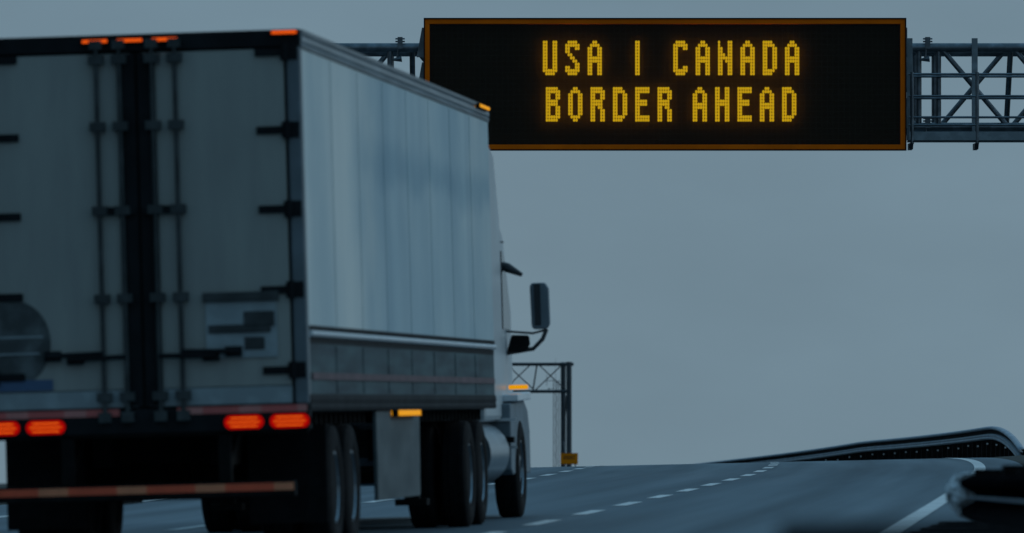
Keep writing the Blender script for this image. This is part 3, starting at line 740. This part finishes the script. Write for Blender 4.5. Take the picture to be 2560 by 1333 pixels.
tape(-1.28, rx(295, 980), 1.155, 0.055, -0.021, 'tape')
# under-ride guard
m = MB(); m.box(-1.18, 1.17, -0.02, 0.10, 0.47, 0.59)
for xx in (-0.62, 0.62): m.box(xx - 0.05, xx + 0.05, 0.0, 0.09, 0.59, 1.0)
for s in (1, -1): m.prism([(0.09, 0.6), (0.09, 0.7), (0.9, 1.08), (0.9, 0.98)], 'x', s * 0.62 - 0.03, s * 0.62 + 0.03)
gd = m.build('underride_guard', M['chassis'], tr, 0.008)
tape(-1.17, 1.16, 0.545, 0.06, -0.021, 'guard_tape', 'guard_tape', gd)
# lamps
def lamp(x, z, w_, y_=-0.02, rows_=3):
    lp = thing('tail_lamp', None, None); lp.parent = tr; hh_ = 0.055
    def oval(grow, ya, yb, nm, mt):
        m = MB(); pts = []
        for k in range(24):
            a = 2 * math.pi * k / 24; cxx = math.cos(a); szz = math.sin(a)
            px = (w_ / 2 - hh_) * (1 if cxx > 0 else -1) + (hh_ + grow) * cxx
            pts.append((x + px, z + (hh_ + grow) * szz))
        m.prism(pts, 'y', ya, yb); return m.build(nm, mt, lp)
    oval(0.016, y_ - 0.01, y_ + 0.01, 'lamp_housing', M['black']); oval(0, y_ - 0.022, y_ - 0.010, 'lamp_lens', M['lens_red'])
    for k in range(rows_):
        zz = z + (k - (rows_ - 1) / 2) * 0.032; ww = w_ / 2 - (0.03 if k == 1 else 0.05)
        m = MB(); m.tube([(x - ww, y_ - 0.024, zz), (x + ww, y_ - 0.024, zz)], 0.003, 6); m.build('led_row', M['led_red'], lp)
zl = 1.055
for xx in (rx(610, 1046), rx(725, 1044)):
    lamp(xx, zl, 0.31)
for xx in (-rx(610, 1046), -rx(725, 1044)): lamp(xx, zl, 0.31)
m = MB(); m.box(-W + 0.02, W - 0.02, 0.0, 0.06, 0.96, 0.985); m.build('lamp_bracket', M['chassis'], tr)
def marker(x, y_, z, dx, dy, mt, hh_=0.022, nm='marker_lamp'):
    m = MB(); m.box(x - dx / 2 - 0.012, x + dx / 2 + 0.012, y_ - dy / 2 - 0.012, y_ + dy / 2 + 0.012, z - hh_ - 0.008, z + hh_ + 0.008)
    b = m.build(nm, M['black'], tr, 0.006)
    m = MB(); m.box(x - dx / 2 - (0.02 if dx < dy else 0), x + dx / 2 + (0.02 if dx < dy else 0), y_ - dy / 2 - (0.02 if dx > dy else 0), y_ + dy / 2, z - hh_, z + hh_)
    m.build('marker_lens', mt, b, 0.006)
for px in (232, 320, 408): marker(rx(px, 80), -0.01, H - 0.045, 0.20, 0.02, M['led_top'], 0.012)
marker(W - 0.12, -0.01, H - 0.02, 0.20, 0.02, M['led_top'], 0.012); marker(-W + 0.12, -0.01, H - 0.02, 0.20, 0.02, M['led_top'], 0.012)
marker(W + 0.03, LN - 0.9, H - 0.035, 0.02, 1.0, M['led_amber'], 0.016)  # lens drawn out lengthwise to imitate a light streak
for s in (1, -1): marker(s * (W + 0.015), 7.35, 1.10, 0.03, 1.9, M['led_amber'], 0.024)  # lamps stretched along the side, their light streak put into the shape

# wheels
def wheel(x, y_, s, dual=True, r=0.51):
    wl = thing('wheel', None, None, (x, y_, r)); wl.parent = tr
    def tyre(cx_):
        m = MB(); m.lathe_x([(-0.10, 0.29), (-0.128, 0.33), (-0.135, r - 0.10), (-0.118, r - 0.025), (-0.095, r - 0.004), (-0.05, r), (-0.046, r - 0.014), (-0.04, r), (0.0, r + 0.001), (0.04, r), (0.046, r - 0.014), (0.05, r), (0.095, r - 0.004), (0.118, r - 0.025), (0.135, r - 0.10), (0.128, 0.33), (0.10, 0.29)], cx_, 0, 0, 48)
        m.build('tyre', M['tyre'], wl, smooth=True)
    tyre(0)
    if dual: tyre(-s * 0.32)
    m = MB(); q = s
    m.lathe_x([(q * -0.10, 0.30), (q * 0.11, 0.298), (q * 0.115, 0.275), (q * 0.07, 0.26), (q * (-0.02 if dual else 0.09), 0.19), (q * (-0.02 if dual else 0.11), 0.10), (q * 0.07, 0.09), (q * 0.09, 0.0)] if True else [], 0, 0, 0, 36)
    m.build('rim', M['chrome'], wl, smooth=True)
    return wl
for yy in (2.0, 3.27):
    for s in (1, -1): wheel(s * (W - 0.15), yy, s)
    m = MB(); m.tube([(-1.15, yy, 0.51), (1.15, yy, 0.51)], 0.07, 12); m.box(-0.9, 0.9, yy - 0.12, yy + 0.12, 0.56, 0.9); m.build('axle', M['chassis'], tr)
for yy in (13.7, 15.0):
    for s in (1, -1): wheel(s * (W - 0.15), yy, s)
    m = MB(); m.tube([(-1.15, yy, 0.51), (1.15, yy, 0.51)], 0.07, 12); m.build('axle', M['chassis'], tr)
for s in (1, -1): wheel(s * 1.12, 19.8, s, False)
m = MB(); m.box(-0.55, -0.40, 0.9, 4.4, 0.72, 1.02); m.box(0.40, 0.55, 0.9, 4.4, 0.72, 1.02)
for k in range(4): m.box(-0.4, 0.4, 1.1 + k, 1.2 + k, 0.75, 1.0)
m.build('bogie_frame', M['chassis'], tr)
for s in (1, -1):
    m = MB(); xa, xb = sorted((s * 0.66, s * 1.29)); m.box(xa, xb, 1.18, 1.20, 0.24, 1.02); m.build('mud_flap', M['black'], tr)
    m = MB(); m.box(*sorted((s * 1.24, s * 1.275)), 5.2, 8.7, 0.36, 1.12)
    m.prism([(8.7, 0.36), (8.7, 1.12), (9.0, 1.12), (8.9, 0.36)], 'x', s * 1.24, s * 1.265); m.build('side_skirt', M['skirt'], tr, 0.006)
    m = MB(); m.box(*sorted((s * 0.80, s * 0.94)), 12.0, 12.14, 0.3, 1.12); m.box(*sorted((s * 0.72, s * 1.02)), 11.93, 12.2, 0.24, 0.3); m.build('landing_gear', M['chassis'], tr)
m = MB(); m.box(-0.8, 0.8, 12.04, 12.1, 0.55, 0.62); m.build('landing_gear_brace', M['chassis'], tr)
m = MB(); m.box(-0.5, -0.36, 13.0, 21.2, 0.66, 0.96); m.box(0.36, 0.5, 13.0, 21.2, 0.66, 0.96); m.build('tractor_frame', M['chassis'], tr)

# tractor cab
cb = thing('cab', None, None); cb.parent = tr
m = MB(); m.prism([(16.95, 1.0), (16.95, 3.75), (17.5, 3.95), (18.6, 3.75), (19.1, 3.1), (19.1, 1.0)], 'x', -1.14, 1.14); m.build('sleeper', M['cabpaint'], cb, 0.06)
m = MB(); m.prism([(19.1, 0.95), (19.1, 3.05), (19.5, 2.95), (20.3, 2.15), (20.3, 0.95)], 'x', -1.13, 1.13); m.build('cab_shell', M['cabpaint'], cb, 0.05)
for s in (1, -1):
    m = MB(); m.prism([(19.2, 1.95), (19.2, 2.75), (19.5, 2.7), (20.0, 2.2), (20.05, 1.95)], 'x', s * 1.132, s * 1.142); m.build('side_window', M['glass'], cb)
    m = MB(); m.box(*sorted((s * 1.15, s * 1.235)), 16.5, 17.0, 1.2, 3.9); m.build('cab_extender', M['cabpaint'], cb, 0.03)
m = MB(); m.box(-1.0, 1.0, 20.0, 20.32, 2.1, 2.12); m.prism([(19.55, 2.9), (19.6, 2.93), (20.34, 2.2), (20.30, 2.15)], 'x', -1.0, 1.0); m.build('windscreen', M['glass'], cb)
m = MB(); m.prism([(20.3, 0.7), (20.3, 1.9), (21.6, 1.65), (21.9, 1.3), (21.9, 0.7)], 'x', -0.8, 0.8); m.build('bonnet', M['cabpaint'], cb, 0.08)
for s in (1, -1):
    pts = [(18.75, 1.18), (20.4, 1.22), (20.8, 1.12), (21.0, 0.9), (21.0, 0.45), (20.42, 0.45)]
    for k in range(9):
        a = math.pi * (k) / 8; pts.append((19.75 + 0.63 * math.cos(a) + 0.02, 0.45 + 0.36 * math.sin(a)))
    pts += [(18.95, 0.45), (18.75, 0.5)]
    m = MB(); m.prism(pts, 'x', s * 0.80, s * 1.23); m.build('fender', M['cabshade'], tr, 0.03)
    m = MB(); m.prism([(18.9, 1.20), (18.9, 1.27), (20.4, 1.30), (20.4, 1.22)], 'x', s * 0.84, s * 1.30); m.build('fender_trim', M['bright'], tr, 0.01)
    m = MB(); m.box(*sorted((s * 1.05, s * 1.285)), 18.72, 18.745, 1.0, 1.03); m.box(*sorted((s * 1.12, s * 1.29)), 18.7, 18.72, 0.72, 0.745); m.build('step_trim', M['bright'], tr)
    m = MB(); m.box(*sorted((s * 0.95, s * 1.27)), 18.55, 18.73, 0.78, 0.84); m.build('cab_step', M['black'], tr)
    m = MB(); m.tube([(s * 0.92, 16.3, 0.68), (s * 0.92, 18.4, 0.68)], 0.32, 28)
    m.build('fuel_tank', M['chrome'], tr, smooth=True)
    m = MB(); m.box(*sorted((s * 1.15, s * 1.35)), 19.50, 19.54, 1.325, 1.37); m.build('cab_turn_lamp', M['led_amber'], tr, 0.01)
    # mirror
    mi = thing('mirror', None, None); mi.parent = tr
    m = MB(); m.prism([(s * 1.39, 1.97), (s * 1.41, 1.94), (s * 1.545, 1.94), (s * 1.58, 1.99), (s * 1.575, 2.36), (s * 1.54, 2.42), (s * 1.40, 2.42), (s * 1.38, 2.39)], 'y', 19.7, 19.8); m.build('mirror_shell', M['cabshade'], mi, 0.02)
    m = MB(); m.box(*sorted((s * 1.425, s * 1.49)), 19.69, 19.698, 1.98, 2.41); m.build('mirror_glass', M['glass'], mi)
    m = MB(); m.tube([(s * 1.10, 19.7, 1.93), (s * 1.40, 19.72, 1.90), (s * 1.53, 19.74, 1.93)], 0.012, 8)
    m.tube([(s * 1.54, 19.75, 1.94), (s * 1.50, 19.74, 1.84), (s * 1.40, 19.72, 1.74), (s * 1.12, 19.7, 1.70)], 0.022, 10); m.build('mirror_arm', M['steel_dark'], mi, smooth=True)
    m = MB(); m.prism([(s * 1.13, 1.72), (s * 1.30, 1.70), (s * 1.37, 1.78), (s * 1.36, 1.88), (s * 1.18, 1.89)], 'y', 19.66, 19.75); m.build('convex_mirror', M['black'], mi, 0.02)
    m = MB(); m.tube([(s * 1.02, 19.4, 2.66), (s * 1.18, 19.42, 2.58), (s * 1.33, 19.44, 2.50)], [0.02, 0.05, 0.02], 10); m.build('top_mirror', M['steel_dark'], mi, smooth=True)
    m = MB(); m.tube([(s * 0.9, 19.3, 2.89), (s * 1.16, 19.3, 2.84)], 0.008, 6); m.build('aerial', M['steel_dark'], tr)
m = MB(); m.box(-1.02, 1.02, 21.7, 22.0, 0.35, 0.72); m.build('front_bumper', M['chrome'], tr, 0.05)
